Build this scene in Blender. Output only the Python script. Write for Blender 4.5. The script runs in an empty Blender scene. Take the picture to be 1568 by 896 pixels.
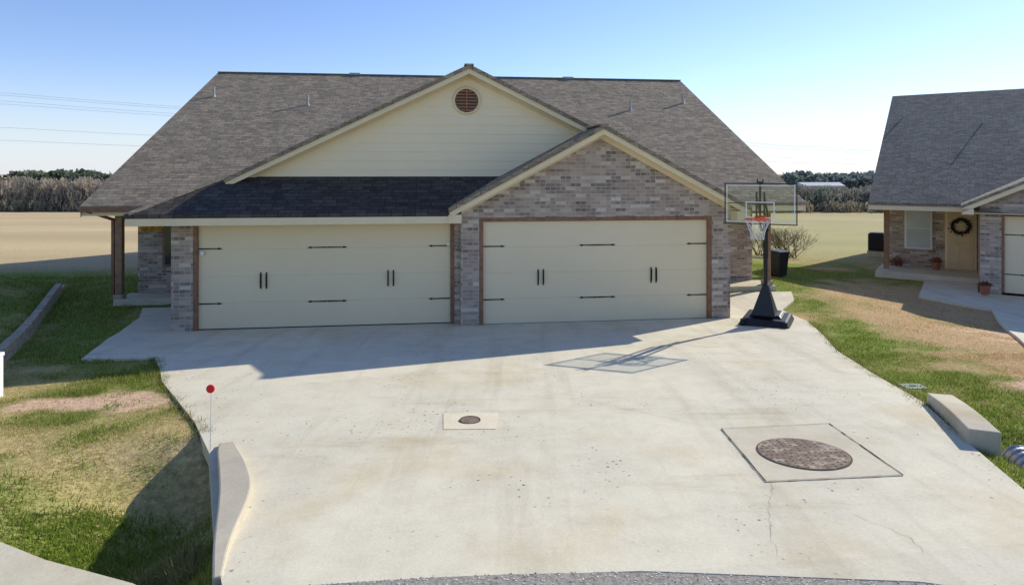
import bpy, math, random
import numpy as np
from mathutils import Vector, Matrix
random.seed(4); rng=np.random.default_rng(7)
S=bpy.context.scene
# ------------------------------------------------------------ materials
def newmat(name):
    m=bpy.data.materials.new(name); m.use_nodes=True
    nt=m.node_tree; b=nt.nodes['Principled BSDF']; return m,nt,b
def N(nt,t,**k):
    n=nt.nodes.new(t)
    for a,v in k.items():
        if a in n.inputs: n.inputs[a].default_value=v
        else: setattr(n,a,v)
    return n
def c4(c): return (c[0],c[1],c[2],1)
def mixc(nt,f,a,b,blend='MIX'):
    n=nt.nodes.new('ShaderNodeMix'); n.data_type='RGBA'; n.blend_type=blend
    for i,v in ((0,f),(6,a),(7,b)):
        if isinstance(v,bpy.types.NodeSocket): nt.links.new(v,n.inputs[i])
        elif i==0: n.inputs[0].default_value=v
        else: n.inputs[i].default_value=c4(v)
    return n.outputs[2]
def ramp(nt,src,p0,p1):
    r=nt.nodes.new('ShaderNodeMapRange'); r.inputs[1].default_value=p0; r.inputs[2].default_value=p1
    nt.links.new(src,r.inputs[0]); return r.outputs[0]
def noise(nt,co,scale,detail=5,rough=.6):
    n=N(nt,'ShaderNodeTexNoise',Scale=scale,Detail=detail,Roughness=rough)
    nt.links.new(co,n.inputs['Vector']); return n.outputs['Fac']
def scaled(nt,co,s,rot=0):
    mp=N(nt,'ShaderNodeMapping'); mp.inputs['Scale'].default_value=s; mp.inputs['Rotation'].default_value=(0,0,rot); nt.links.new(co,mp.inputs['Vector']); return mp.outputs[0]
def bump(nt,b,h,strength=.3,dist=.02):
    n=N(nt,'ShaderNodeBump',Strength=strength,Distance=dist); nt.links.new(h,n.inputs['Height'])
    nt.links.new(n.outputs[0],b.inputs['Normal'])
def simple(name,c,rough=.6,var=.18,scale=6,metal=0,bs=.15,spec=.3):
    m,nt,b=newmat(name); co=N(nt,'ShaderNodeTexCoord').outputs['Object']
    n=noise(nt,co,scale); f=ramp(nt,n,.3,.7)
    col=mixc(nt,f,[x*(1-var) for x in c],[min(1,x*(1+var)) for x in c])
    nt.links.new(col,b.inputs['Base Color']); b.inputs['Roughness'].default_value=rough
    b.inputs['Metallic'].default_value=metal; b.inputs['Specular IOR Level'].default_value=spec
    bump(nt,b,noise(nt,co,scale*12),bs,.004); return m
def brickmat(name,c1,c2,c3,c5,mortar):
    m,nt,b=newmat(name); tc=N(nt,'ShaderNodeTexCoord'); uv=tc.outputs['UV']
    b1=nt.nodes.new('ShaderNodeTexBrick'); b1.offset=.5
    b1.inputs['Color1'].default_value=c4(c1); b1.inputs['Color2'].default_value=c4(c2); b1.inputs['Mortar'].default_value=c4(mortar)
    b1.inputs['Scale'].default_value=1; b1.inputs['Brick Width'].default_value=.215; b1.inputs['Row Height'].default_value=.075
    b1.inputs['Mortar Size'].default_value=.006; b1.inputs['Mortar Smooth'].default_value=.2
    nt.links.new(uv,b1.inputs['Vector'])
    sx=N(nt,'ShaderNodeSeparateXYZ'); nt.links.new(uv,sx.inputs[0])
    def M(op,a,bv=None):
        n=nt.nodes.new('ShaderNodeMath'); n.operation=op
        if isinstance(a,bpy.types.NodeSocket): nt.links.new(a,n.inputs[0])
        else: n.inputs[0].default_value=a
        if bv is not None:
            if isinstance(bv,bpy.types.NodeSocket): nt.links.new(bv,n.inputs[1])
            else: n.inputs[1].default_value=bv
        return n.outputs[0]
    row=M('FLOOR',M('DIVIDE',sx.outputs[1],.075))
    half=M('MULTIPLY',M('MODULO',M('ABSOLUTE',row),2.0),.5)
    colm=M('FLOOR',M('ADD',M('DIVIDE',sx.outputs[0],.215),half))
    cb=N(nt,'ShaderNodeCombineXYZ'); nt.links.new(row,cb.inputs[0]); nt.links.new(colm,cb.inputs[1])
    wn=N(nt,'ShaderNodeTexWhiteNoise'); nt.links.new(cb.outputs[0],wn.inputs['Vector'])
    col=mixc(nt,ramp(nt,wn.outputs[0],.6,1.0),b1.outputs[0],c3)
    col=mixc(nt,ramp(nt,wn.outputs[0],.22,.05),col,c5)
    col=mixc(nt,b1.outputs['Fac'],col,mortar)
    n=noise(nt,uv,2.2); col=mixc(nt,ramp(nt,n,.35,.65),col,mixc(nt,1.0,col,(.86,.83,.80),'MULTIPLY'))
    n=noise(nt,uv,60); col=mixc(nt,ramp(nt,n,.3,.8),col,mixc(nt,1.0,col,(.8,.8,.8),'MULTIPLY'))
    nt.links.new(col,b.inputs['Base Color']); b.inputs['Roughness'].default_value=.9; b.inputs['Specular IOR Level'].default_value=.15
    inv=M('SUBTRACT',1.0,b1.outputs['Fac']); bump(nt,b,inv,.6,.008); return m
def shingle(name,c1,c2):
    m,nt,b=newmat(name); uv=N(nt,'ShaderNodeTexCoord').outputs['UV']
    n=nt.nodes.new('ShaderNodeTexBrick'); n.offset=.37; n.offset_frequency=2; n.squash=1.3; n.squash_frequency=3
    n.inputs['Color1'].default_value=c4(c1); n.inputs['Color2'].default_value=c4(c2); n.inputs['Mortar'].default_value=c4([x*.5 for x in c2])
    n.inputs['Scale'].default_value=1; n.inputs['Brick Width'].default_value=.24; n.inputs['Row Height'].default_value=.14
    n.inputs['Mortar Size'].default_value=.008; n.inputs['Mortar Smooth'].default_value=.5; nt.links.new(uv,n.inputs['Vector'])
    v=noise(nt,uv,1.1,4); col=mixc(nt,ramp(nt,v,.3,.7),n.outputs[0],mixc(nt,1.0,n.outputs[0],(.86,.85,.83),'MULTIPLY'))
    v=noise(nt,scaled(nt,uv,(1,1.6,1)),5,3); col=mixc(nt,ramp(nt,v,.42,.62),col,mixc(nt,1.0,col,(.74,.74,.75),'MULTIPLY'))
    v=noise(nt,uv,90,3); col=mixc(nt,ramp(nt,v,.3,.75),col,mixc(nt,1.0,col,(.68,.68,.68),'MULTIPLY'))
    nt.links.new(col,b.inputs['Base Color']); b.inputs['Roughness'].default_value=.95; b.inputs['Specular IOR Level'].default_value=.1
    bump(nt,b,v,.25,.004); return m
def concrete(name,a,bc,pits=True):
    m,nt,b=newmat(name); co=N(nt,'ShaderNodeTexCoord').outputs['Object']
    n1=noise(nt,co,.45,6,.65); n2=noise(nt,co,3.2,6,.7); n3=noise(nt,co,45,4,.7)
    col=mixc(nt,ramp(nt,n1,.38,.62),a,bc)
    col=mixc(nt,ramp(nt,n2,.42,.72),col,mixc(nt,1.0,col,(.89,.88,.87),'MULTIPLY'))
    n4=noise(nt,co,1.1,3,.5); col=mixc(nt,ramp(nt,n4,.52,.72),col,mixc(nt,1.0,col,(.92,.88,.79),'MULTIPLY'))
    col=mixc(nt,ramp(nt,n3,.3,.8),col,mixc(nt,1.0,col,(.82,.81,.80),'MULTIPLY'))
    if pits:
        s1=noise(nt,scaled(nt,co,(3.2,.28,1),.12),1.0,4,.6); col=mixc(nt,ramp(nt,s1,.52,.68),col,mixc(nt,1.0,col,(.90,.89,.88),'MULTIPLY'))
        s2=noise(nt,scaled(nt,co,(.5,2.6,1),-.3),.8,5,.7); col=mixc(nt,ramp(nt,s2,.56,.70),col,mixc(nt,1.0,col,(.89,.87,.82),'MULTIPLY'))
        v=N(nt,'ShaderNodeTexVoronoi',Scale=13.0); nt.links.new(co,v.inputs['Vector'])
        d=ramp(nt,v.outputs['Distance'],.22,.12); k=ramp(nt,noise(nt,co,.9,4),.50,.60)
        mm=nt.nodes.new('ShaderNodeMath'); mm.operation='MULTIPLY'; nt.links.new(d,mm.inputs[0]); nt.links.new(k,mm.inputs[1])
        wn=noise(nt,co,23,1); m2=nt.nodes.new('ShaderNodeMath'); m2.operation='MULTIPLY'; nt.links.new(mm.outputs[0],m2.inputs[0]); nt.links.new(ramp(nt,wn,.49,.55),m2.inputs[1])
        col=mixc(nt,m2.outputs[0],col,(.15,.11,.08))
    nt.links.new(col,b.inputs['Base Color']); b.inputs['Roughness'].default_value=.9; b.inputs['Specular IOR Level'].default_value=.2
    bump(nt,b,n3,.25,.006); return m
def attrmat(name,fine=25,amt=.35,trans=0):
    m,nt,b=newmat(name); at=N(nt,'ShaderNodeAttribute',attribute_name='Col'); col=at.outputs['Color']
    if fine:
        co=N(nt,'ShaderNodeTexCoord').outputs['Object']
        n=noise(nt,co,fine,6,.7); col=mixc(nt,ramp(nt,n,.3,.72),mixc(nt,1.0,col,(1-amt,)*3,'MULTIPLY'),mixc(nt,1.0,col,(1+amt,)*3,'MULTIPLY'))
        bump(nt,b,n,.6,.03)
    nt.links.new(col,b.inputs['Base Color']); b.inputs['Roughness'].default_value=.95; b.inputs['Specular IOR Level'].default_value=.05
    if trans:
        t=N(nt,'ShaderNodeBsdfTranslucent'); nt.links.new(col,t.inputs[0]); mx=N(nt,'ShaderNodeMixShader'); mx.inputs[0].default_value=trans
        nt.links.new(b.outputs[0],mx.inputs[1]); nt.links.new(t.outputs[0],mx.inputs[2]); nt.links.new(mx.outputs[0],nt.nodes['Material Output'].inputs[0])
    return m
brick=brickmat('brick',(.44,.335,.265),(.58,.485,.39),(.25,.195,.17),(.72,.645,.53),(.62,.56,.46))
shing=shingle('shingles',(.53,.43,.30),(.34,.275,.20))
shingShade=shingle('shingles_painted_shade',(.15,.13,.11),(.078,.069,.063))  # darker copy of the shingles; the pent roof's shade is in the colour
shingL=shingle('shingles_grey',(.44,.39,.30),(.30,.265,.21))
conc=concrete('driveway_concrete',(.83,.755,.565),(.735,.675,.52))
concP=concrete('patch_concrete',(.90,.79,.57),(.84,.735,.53),False)
concM=concrete('slab_concrete',(.74,.665,.49),(.67,.60,.45),False)
concW=concrete('headwall_concrete',(.70,.62,.46),(.54,.48,.37),False)
cream=simple('cream_trim',(.84,.70,.45),.55,.05,2)
siding=simple('cream_siding',(.94,.80,.54),.6,.02,1.5)
doorm=simple('garage_door_paint',(.84,.71,.47),.45,.02,1.2,bs=.05)
soff=simple('soffit_paint',(.74,.62,.42),.6,.05,2)
brown=simple('brown_wood',(.27,.14,.08),.6,.3,8)
brownl=simple('cedar_post',(.32,.19,.11),.7,.3,9)
black=simple('black_metal',(.02,.02,.022),.4,.2,8)
blackp=simple('black_plastic',(.018,.018,.02),.45,.2,6)
louver=simple('brick_red_louver',(.46,.22,.13),.7,.2,20)
white=simple('white_paint',(.8,.8,.78),.5,.05,5)
galv=simple('galvanised_steel',(.42,.43,.44),.4,.15,15,metal=.7)
pipeg=simple('vent_pipe_grey',(.40,.38,.35),.7,.15,15)
dark=simple('joint_dark',(.10,.08,.065),.95,.3,20)
rust=simple('cast_iron',(.24,.165,.12),.85,.4,30,bs=.6)
timber=simple('weathered_timber',(.42,.34,.24),.85,.35,7,bs=.5)
orange=simple('orange_rim',(.85,.13,.03),.4,.08,5)
red=simple('red_reflector',(.9,.03,.05),.35,.05,5)
asph=simple('asphalt',(.34,.31,.26),.95,.45,45,bs=.5)
green=simple('green_plastic',(.22,.27,.18),.5,.2,8)
tan=simple('door_tan',(.74,.58,.34),.5,.08,3)
terra=simple('terracotta',(.35,.13,.07),.8,.2,9)
amber=simple('amber_leaves',(.9,.45,.05),.7,.3,20)
m,nt,b=newmat('window_glass'); b.inputs['Roughness'].default_value=.06
n=noise(nt,N(nt,'ShaderNodeTexCoord').outputs['Object'],1.5); nt.links.new(mixc(nt,n,(.02,.025,.03),(.09,.10,.11)),b.inputs['Base Color']); glass=m
m,nt,b=newmat('acrylic'); 
tr=N(nt,'ShaderNodeBsdfTransparent'); tr.inputs[0].default_value=(.93,.95,.95,1); gl=N(nt,'ShaderNodeBsdfGlossy',Roughness=.08)
mx=N(nt,'ShaderNodeMixShader'); mx.inputs[0].default_value=.07; nt.links.new(tr.outputs[0],mx.inputs[1]); nt.links.new(gl.outputs[0],mx.inputs[2])
nt.links.new(mx.outputs[0],nt.nodes['Material Output'].inputs[0]); acrylic=m
groundm=attrmat('grass_ground',14,.38); bladem=attrmat('grass_blades',0,trans=.4); treem=attrmat('tree_foliage',0,trans=.35)
# ------------------------------------------------------------ mesh builder
import bmesh
class B:
    def __init__(s): s.v=[]; s.f=[]
    def prism(s,pts,vec):
        o=len(s.v); n=len(pts); vec=Vector(vec)
        s.v+= [tuple(Vector(p)) for p in pts]+[tuple(Vector(p)+vec) for p in pts]
        s.f.append(tuple(range(o,o+n))); s.f.append(tuple(range(o+2*n-1,o+n-1,-1)))
        for i in range(n):
            j=(i+1)%n; s.f.append((o+j,o+i,o+n+i,o+n+j))
        return s
    def box(s,a,b,c,d,e,f): return s.prism([(a,c,e),(b,c,e),(b,d,e),(a,d,e)],(0,0,f-e))
    def quad(s,*p):
        o=len(s.v); s.v+=[tuple(q) for q in p]; s.f.append(tuple(range(o,o+len(p)))); return s
    def cyl(s,p0,p1,r,n=10,r1=None,caps=True):
        p0=Vector(p0); p1=Vector(p1); r1=r if r1 is None else r1; d=(p1-p0).normalized()
        a=d.orthogonal().normalized(); bb=d.cross(a); o=len(s.v)
        for p,rr in ((p0,r),(p1,r1)):
            for i in range(n):
                t=2*math.pi*i/n; s.v.append(tuple(p+a*math.cos(t)*rr+bb*math.sin(t)*rr))
        for i in range(n):
            j=(i+1)%n; s.f.append((o+i,o+j,o+n+j,o+n+i))
        if caps: s.f.append(tuple(range(o+n-1,o-1,-1))); s.f.append(tuple(range(o+n,o+2*n)))
        return s
    def beam(s,p0,p1,w,h,up=(0,0,1)):
        p0=Vector(p0); p1=Vector(p1); d=(p1-p0).normalized(); up=Vector(up)
        side=d.cross(up).normalized()*w/2; u=side.cross(d).normalized()*h/2
        s.prism([p0-side-u,p0+side-u,p0+side+u,p0-side+u],p1-p0); return s
    def torus(s,c,R,r,n=28,k=8,ax=(0,0,1)):
        ax=Vector(ax).normalized(); a=ax.orthogonal().normalized(); bb=ax.cross(a); c=Vector(c); o=len(s.v)
        for i in range(n):
            t=2*math.pi*i/n; d=a*math.cos(t)+bb*math.sin(t)
            for j in range(k):
                q=2*math.pi*j/k; s.v.append(tuple(c+d*(R+r*math.cos(q))+ax*r*math.sin(q)))
        for i in range(n):
            for j in range(k):
                i2=(i+1)%n; j2=(j+1)%k; s.f.append((o+i*k+j,o+i2*k+j,o+i2*k+j2,o+i*k+j2))
        return s
    def make(s,name,mat,parent=None,bevel=0,smooth=False):
        me=bpy.data.meshes.new(name); me.from_pydata(s.v,[],s.f); me.update()
        bm=bmesh.new(); bm.from_mesh(me); bmesh.ops.recalc_face_normals(bm,faces=bm.faces)
        uvl=bm.loops.layers.uv.new('UVMap'); Z=Vector((0,0,1))
        for f in bm.faces:
            n=f.normal
            t=Z.cross(n)
            t=Vector((1,0,0)) if t.length<1e-3 else t.normalized()
            bt=n.cross(t)
            for l in f.loops: l[uvl].uv=(l.vert.co.dot(t),l.vert.co.dot(bt))
            f.smooth=smooth
        bm.to_mesh(me); bm.free()
        me.materials.append(mat); ob=bpy.data.objects.new(name,me); S.collection.objects.link(ob)
        if parent: ob.parent=parent
        if bevel:
            md=ob.modifiers.new('bevel','BEVEL'); md.width=bevel; md.segments=2; md.limit_method='ANGLE'
        return ob
def empty(name,loc=(0,0,0),rz=0):
    e=bpy.data.objects.new(name,None); e.location=loc; e.rotation_euler=(0,0,rz); S.collection.objects.link(e); return e
# ------------------------------------------------------------ ground heights
O1=(-.94,13.64); TH=math.atan(.124); cs,sn=math.cos(TH),math.sin(TH)
def sm(x): x=np.clip(x,0,1); return x*x*(3-2*x)
def D(X,Y):
    v=-sn*(X-O1[0])+cs*(Y-O1[1]); return .066*np.clip(-v,0,9.7)
def edgeX(Y): return np.interp(Y,[3,4,5.27,7.74,10.7,13.65,17,22],[3.9,4.0,4.13,4.86,5.31,6.16,6.2,9])
TA=np.array([-12.4,18.0]); TB=np.array([-7.3,8.9]); TD=(TB-TA)/np.linalg.norm(TB-TA); TN=np.array([TD[1],-TD[0]])
if TN[0]>0: TN=-TN
def G(X,Y):
    X=np.asarray(X,float); Y=np.asarray(Y,float)
    z=D(X,Y)-.035
    z=z-.27*sm((X-7.5)/4)*sm((Y-9)/5)
    z=z-.5*np.exp(-((X+3.05)/.9)**2)*sm((6.9-Y)/1.0)*sm((-1.7-X)/.5)
    z=z-.33*np.exp(-((X-5.0)/.33)**2)*np.exp(-((Y-5.9)/.7)**2)
    d=(X-TA[0])*TN[0]+(Y-TA[1])*TN[1]; along=(X-TA[0])*TD[0]+(Y-TA[1])*TD[1]
    z=z+(.22*sm((d-.05)/.15)+.85*sm((d-.2)/2.6))*sm((along+1.5)/2.5)*sm((22-Y)/4)*sm((d+.1)*8)
    far=np.interp(Y,[22,30,60,170,400,5000],[0,-.35,-1.9,-7,-7.5,-9])
    return z+far
def fr(x): return x-np.floor(x)
def h2(i,j,s): return fr(np.sin(i*127.1+j*311.7+s*74.7)*43758.5453)
def vn(x,y,sc,seed):
    x=x/sc; y=y/sc; i=np.floor(x); j=np.floor(y); a=x-i; b=y-j; a=a*a*(3-2*a); b=b*b*(3-2*b)
    return (h2(i,j,seed)*(1-a)+h2(i+1,j,seed)*a)*(1-b)+(h2(i,j+1,seed)*(1-a)+h2(i+1,j+1,seed)*a)*b
def fbm(x,y,sc,seed): return (vn(x,y,sc,seed)+.5*vn(x,y,sc/2,seed+1)+.25*vn(x,y,sc/4,seed+2)+.12*vn(x,y,sc/8,seed+3))/1.87
GR=np.array([.20,.25,.045]); DRY=np.array([.54,.42,.20]); DIRT=np.array([.64,.44,.29]); TANF=np.array([.57,.44,.245]); OLV=np.array([.44,.39,.18]); RB=np.array([.50,.31,.17])
def gcol(X,Y):
    X=np.asarray(X,float); Y=np.asarray(Y,float)
    n1=fbm(X,Y,1.6,3); n2=fbm(X,Y,.5,11); n3=fbm(X,Y,5,21); n5=fbm(X*.35,Y,8,41); n6=fbm(X,Y,.22,51)
    left=(X<0)
    dl=.22+1.7*(n1-.5)+1.2*(n2-.5)+.7*(n6-.5)+.7*np.exp(-((Y-6.5)/.95)**2)+.25*sm((9-Y)/1)*sm((Y-7)/1)-.2*sm((5.6-Y)/.8)-.25*sm((Y-9.5)/2)
    e=X-edgeX(Y)
    dr=.02+1.7*(n1-.5)+1.3*(n2-.5)+.7*(n6-.5)+.95*sm((e-.8)/1.7)*sm((Y-5.5)/2.5)+.3*sm((e-.5)/1)
    dr=dr-.9*sm((Y-18-.25*(X-10))/4)
    d=np.clip(np.where(left,dl,dr),0,1)[...,None]
    dryc=np.where(left[...,None],DRY,DRY*.4+RB*.6)
    c=GR*(1-d)+dryc*d
    t=np.exp(-((Y-8.15)/.55)**2)*np.exp(-((X+5.2)/1.1)**2)*1.6*n2*1.3+np.exp(-((Y-12.3)/1.8)**2)*np.exp(-((X-9.8)/1.8)**2)*(n2>.5)*.9+np.exp(-((Y-8.3)/1.2)**2)*np.exp(-((X-7)/.9)**2)*(n2>.5)*.8
    t=np.clip(sm((t-.35)/.4),0,1)[...,None]; c=c*(1-t)+DIRT*t
    st=np.where(X<0,20.5,24.5)
    f=sm((Y-st+3*(n3-.5))/np.where(X<0,2.5,6))[...,None]
    fc=TANF*(.72+.5*n5[...,None]); fo=OLV*(.75+.45*n5[...,None]); k=sm((Y-45)/60)[...,None]
    ftt=np.where(X[...,None]<0,fc,fo*(1-.35*k)+fc*.35*k)
    return c*(1-f)+ftt*f
def axis(a,b,st,lo,hi):
    m=list(np.arange(a,b+1e-6,st)); s=st; x=m[-1]
    while x<hi: s*=1.12; x+=s; m.append(x)
    s=st; x=m[0]; L=[]
    while x>lo: s*=1.12; x-=s; L.append(x)
    return np.array(L[::-1]+m)
xs=axis(-14,22,.14,-3500,3500); ys=axis(2.5,30,.14,-60,5000)
XX,YY=np.meshgrid(xs,ys); ZZ=G(XX,YY)+.03*(fbm(XX,YY,.6,5)-.5)*((YY<40))
nx,ny=len(xs),len(ys)
def npmesh(name,V,F,mat,col=None,k=4):
    me=bpy.data.meshes.new(name); me.vertices.add(len(V)); me.vertices.foreach_set('co',V.astype(np.float32).ravel())
    me.loops.add(len(F)*k); me.loops.foreach_set('vertex_index',F.astype(np.int32).ravel())
    me.polygons.add(len(F)); me.polygons.foreach_set('loop_start',np.arange(0,len(F)*k,k,dtype=np.int32)); me.polygons.foreach_set('loop_total',np.full(len(F),k,dtype=np.int32))
    me.update(calc_edges=True); me.validate()
    if col is not None:
        a=me.color_attributes.new('Col','FLOAT_COLOR','POINT'); a.data.foreach_set('color',np.hstack([col,np.ones((len(col),1))]).astype(np.float32).ravel())
    me.materials.append(mat); ob=bpy.data.objects.new(name,me); S.collection.objects.link(ob); return ob
idx=np.arange(nx*ny).reshape(ny,nx)
F=np.stack([idx[:-1,:-1],idx[:-1,1:],idx[1:,1:],idx[1:,:-1]],-1).reshape(-1,4)
V=np.stack([XX,YY,ZZ],-1).reshape(-1,3)
g=npmesh('ground',V,F,groundm,gcol(XX,YY).reshape(-1,3))
g.data.polygons.foreach_set('use_smooth',np.ones(len(F),bool))
# ------------------------------------------------------------ paved sheets
def sheet(name,poly,mat,zf,thick=.12,cuts=(),parent=None):
    bm=bmesh.new(); vs=[bm.verts.new((x,y,0)) for x,y in poly]; bm.faces.new(vs)
    for co,no in cuts: bmesh.ops.bisect_plane(bm,geom=bm.verts[:]+bm.edges[:]+bm.faces[:],plane_co=co,plane_no=no)
    bmesh.ops.triangulate(bm,faces=bm.faces)
    for v in bm.verts: v.co.z=float(zf(v.co.x,v.co.y))
    r=bmesh.ops.extrude_face_region(bm,geom=bm.faces[:])
    for v in r['geom']:
        if isinstance(v,bmesh.types.BMVert): v.co.z+=thick
    for v in bm.verts: v.co.z-=thick
    bmesh.ops.recalc_face_normals(bm,faces=bm.faces)
    me=bpy.data.meshes.new(name); bm.to_mesh(me); bm.free(); me.materials.append(mat)
    o=bpy.data.objects.new(name,me); S.collection.objects.link(o)
    if parent: o.parent=parent
    return o
drive=[(-1.72,3.9),(-2.0,4.4),(-2.9,6.25),(-3.5,7.2),(-4.81,8.98),(-5.35,9.9),(-5.75,10.5),(-6.9,10.45),(-7.6,12.3),(-8.1,14.2),(-8.6,15.2),(-6.5,15.5),(-6.2,13.3),(-5,13.6),
 (4.4,14.9),(5.2,16.6),(6.0,17.2),(7.4,17.3),(7.0,16.2),(6.2,15.0),(6.16,13.65),(5.75,12.1),(5.31,10.7),(5.05,9.2),(4.86,7.74),(4.45,6.4),(4.13,5.27),(4.1,4.2),(4.0,3.6),(2.5,4.0),(.8,4.11),(-.6,4.04)]
sheet('driveway',drive,conc,lambda x,y:D(x,y),.14,[((O1[0],O1[1],0),(-sn,cs,0)),((O1[0]+sn*9.7,O1[1]-cs*9.7,0),(-sn,cs,0))])
circ=[(.8+16*math.cos(t),-11.9+16*math.sin(t)) for t in np.linspace(0,2*math.pi,240,endpoint=False)]
sheet('street',circ,asph,lambda x,y:.636,.1)
curbp=[(-1.9,3.75),(-2.3,3.96),(-3.0,4.2),(-3.44,4.40),(-4.4,4.66),(-6,4.75),(-9,4.1),(-12,2.5),(-11.5,1.0),(-9,2.6),(-6,3.1),(-4,3.5)]
sheet('street_gutter',curbp,concM,lambda x,y:.655,.15)
sheet('street_gutter',[(4.0,3.55),(4.1,4.1),(5,4.35),(8,3.8),(12,2),(12,.8),(8,2.6)],concM,lambda x,y:.655,.15)
def inpoly(x,y,poly):
    r=np.zeros(x.shape,bool); n=len(poly)
    for i in range(n):
        x1,y1=poly[i]; x2,y2=poly[i-1]
        c=((y1>y)!=(y2>y)); 
        xi=(x2-x1)*(y-y1)/(y2-y1+1e-12)+x1
        r^=(c&(x<xi))
    return r
def chips(name,n_,mat,smin,smax,spread,dz):
    b=B()
    for k in range(n_):
        t=random.uniform(1.38,1.80); rr=16-abs(random.gauss(0,spread))+.01; x=.8+rr*math.cos(t); y=-11.9+rr*math.sin(t); s=random.uniform(smin,smax)
        b.prism([(x-s,y-s*.7,dz),(x+s,y-s,dz),(x+s*.8,y+s,dz),(x-s,y+s*.8,dz)],(0,0,s*.25+.003))
    b.make(name,mat)
chips('street_gravel',700,simple('gravel_light',(.66,.60,.49),.9,.4,60),.003,.007,.09,.634)
chips('street_gravel',160,simple('gravel_dark',(.22,.20,.18),.9,.4,60),.003,.006,.09,.634)
sheet('utility_access_patch',[(-.78,7.42),(-.16,7.42),(-.17,6.86),(-.72,6.86)],concP,lambda x,y:D(x,y)+.005,.004)
e=empty('cleanout_cover',(-.46,7.14,float(D(-.46,7.14))+.006)); B().cyl((0,0,-.01),(0,0,.008),.10,24).make('lid',rust,e); B().torus((0,0,.004),.11,.008,24,6).make('ring',dark,e)
sq=[(2.18,6.8),(3.37,6.94),(3.33,5.56),(2.12,5.45)]
mh=empty('manhole_cover',(0,0,0))
sheet('concrete_collar',sq,concM,lambda x,y:D(x,y)+.005,.004,parent=mh)
def strip(b,p,q,w,off=.008):
    p=Vector((p[0],p[1],0)); q=Vector((q[0],q[1],0)); d=(q-p).normalized(); s=Vector((-d.y,d.x,0))*w/2
    pts=[p-s,q-s,q+s,p+s]; b.quad(*[(a.x,a.y,float(D(a.x,a.y))+off) for a in pts])
def wob(pts,k,w):
    P=[pts[0]]
    for i in range(len(pts)-1):
        a=Vector(pts[i]); c=Vector(pts[i+1]); n_=max(2,int((c-a).length/k))
        for j in range(1,n_+1): q=a.lerp(c,j/n_); P.append((q.x+random.uniform(-w,w),q.y+random.uniform(-w,w)))
    return P
b=B()
for i,w in enumerate((.006,.014,.008,.012)):
    P=wob([sq[i],sq[(i+1)%4]],.09,.003)
    for j in range(len(P)-1): strip(b,P[j],P[j+1],w*random.uniform(.5,1.15),.0095+.0003*(j%2)+.0006*i)
b.make('joint',dark,mh)
mc=(2.71,6.08); r=.395; b=B()
def disc(b,c,R,off,n=64):
    b.quad(*[(c[0]+R*math.cos(t),c[1]+R*math.sin(t),float(D(c[0]+R*math.cos(t),c[1]+R*math.sin(t)))+off) for t in np.linspace(0,2*math.pi,n,endpoint=False)])
disc(b,mc,r+.016,.010); b.make('frame',dark,mh)
m,nt,bb=newmat('worn_cast_iron'); co=N(nt,'ShaderNodeTexCoord').outputs['Object']
nn_=noise(nt,co,7,5,.65); col=mixc(nt,ramp(nt,nn_,.50,.60),(.23,.155,.11),(.48,.39,.27)); col=mixc(nt,ramp(nt,noise(nt,co,70),.3,.7),col,mixc(nt,1.0,col,(.65,.65,.65),'MULTIPLY'))
nt.links.new(col,bb.inputs['Base Color']); bb.inputs['Roughness'].default_value=.9; worn=m
b=B(); disc(b,mc,r,.013); b.make('lid',worn,mh)
b=B()
for rr in (.06,.11,.16,.21,.26,.31,.36):
    k=int(rr*75)
    for i in range(k):
        t=2*math.pi*i/k; x=mc[0]+rr*math.cos(t); y=mc[1]+rr*math.sin(t); b.cyl((x,y,float(D(x,y))+.012),(x,y,float(D(x,y))+.017),.011,6)
b.make('studs',worn,mh)
crackm=simple('crack_line',(.46,.40,.31),.95,.2,20)
def crack(pts,w):
    b=B(); P=wob(pts,.06,.016)
    for i in range(len(P)-1): strip(b,P[i],P[i+1],w*random.uniform(.4,1.2),.0042+.0003*(i%2))
    b.make('driveway_crack',crackm,None)
crack([(2.18,5.45),(1.93,4.9),(1.8,4.55),(1.75,4.3)],.0035)
crack([(2.55,4.85),(2.75,4.5),(2.72,4.3)],.0035)
crack([(.9,7.9),(1.6,7.3),(2.18,6.8)],.004)
# ------------------------------------------------------------ garage door
def garage_door(parent,u0,u1,v,h=2.13):
    b=B(); k=4
    for i in range(k): b.box(u0,u1,v,v+.05,i*h/k+.0012,(i+1)*h/k-.0012)
    b.box(u0,u1,v+.008,v+.06,0.002,h)
    b.make('door_panel',doorm,parent,bevel=.0015)
    w=u1-u0; b=B(); um=(u0+u1)/2
    def strap(a,c,z):
        s=1 if c>a else -1
        b.prism([(a,v-.012,z-.013),(c-s*.10,v-.012,z-.009),(c-s*.07,v-.012,z-.022),(c,v-.012,z),(c-s*.07,v-.012,z+.022),(c-s*.10,v-.012,z+.009),(a,v-.012,z+.013)],(0,.013,0))
        for t in np.linspace(a+s*.03,c-s*.14,4): b.cyl((t,v-.018,z),(t,v-.005,z),.009,6)
    for z in (1.62,.52):
        strap(u0+.01,u0+.46,z); strap(u1-.01,u1-.46,z); strap(um-.004,um-.40,z); strap(um+.004,um+.40,z)
    for q in (.25,.755):
        for s in (-.055,.055):
            x=u0+w*q+s; b.cyl((x,v-.05,.85),(x,v-.05,1.09),.011,8); b.box(x-.012,x+.012,v-.05,v,.845,.865); b.box(x-.012,x+.012,v-.05,v,1.075,1.095)
            b.box(x-.014,x+.014,v-.012,v+.001,.80,1.13)
    b.make('door_hardware',black,parent)
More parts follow.
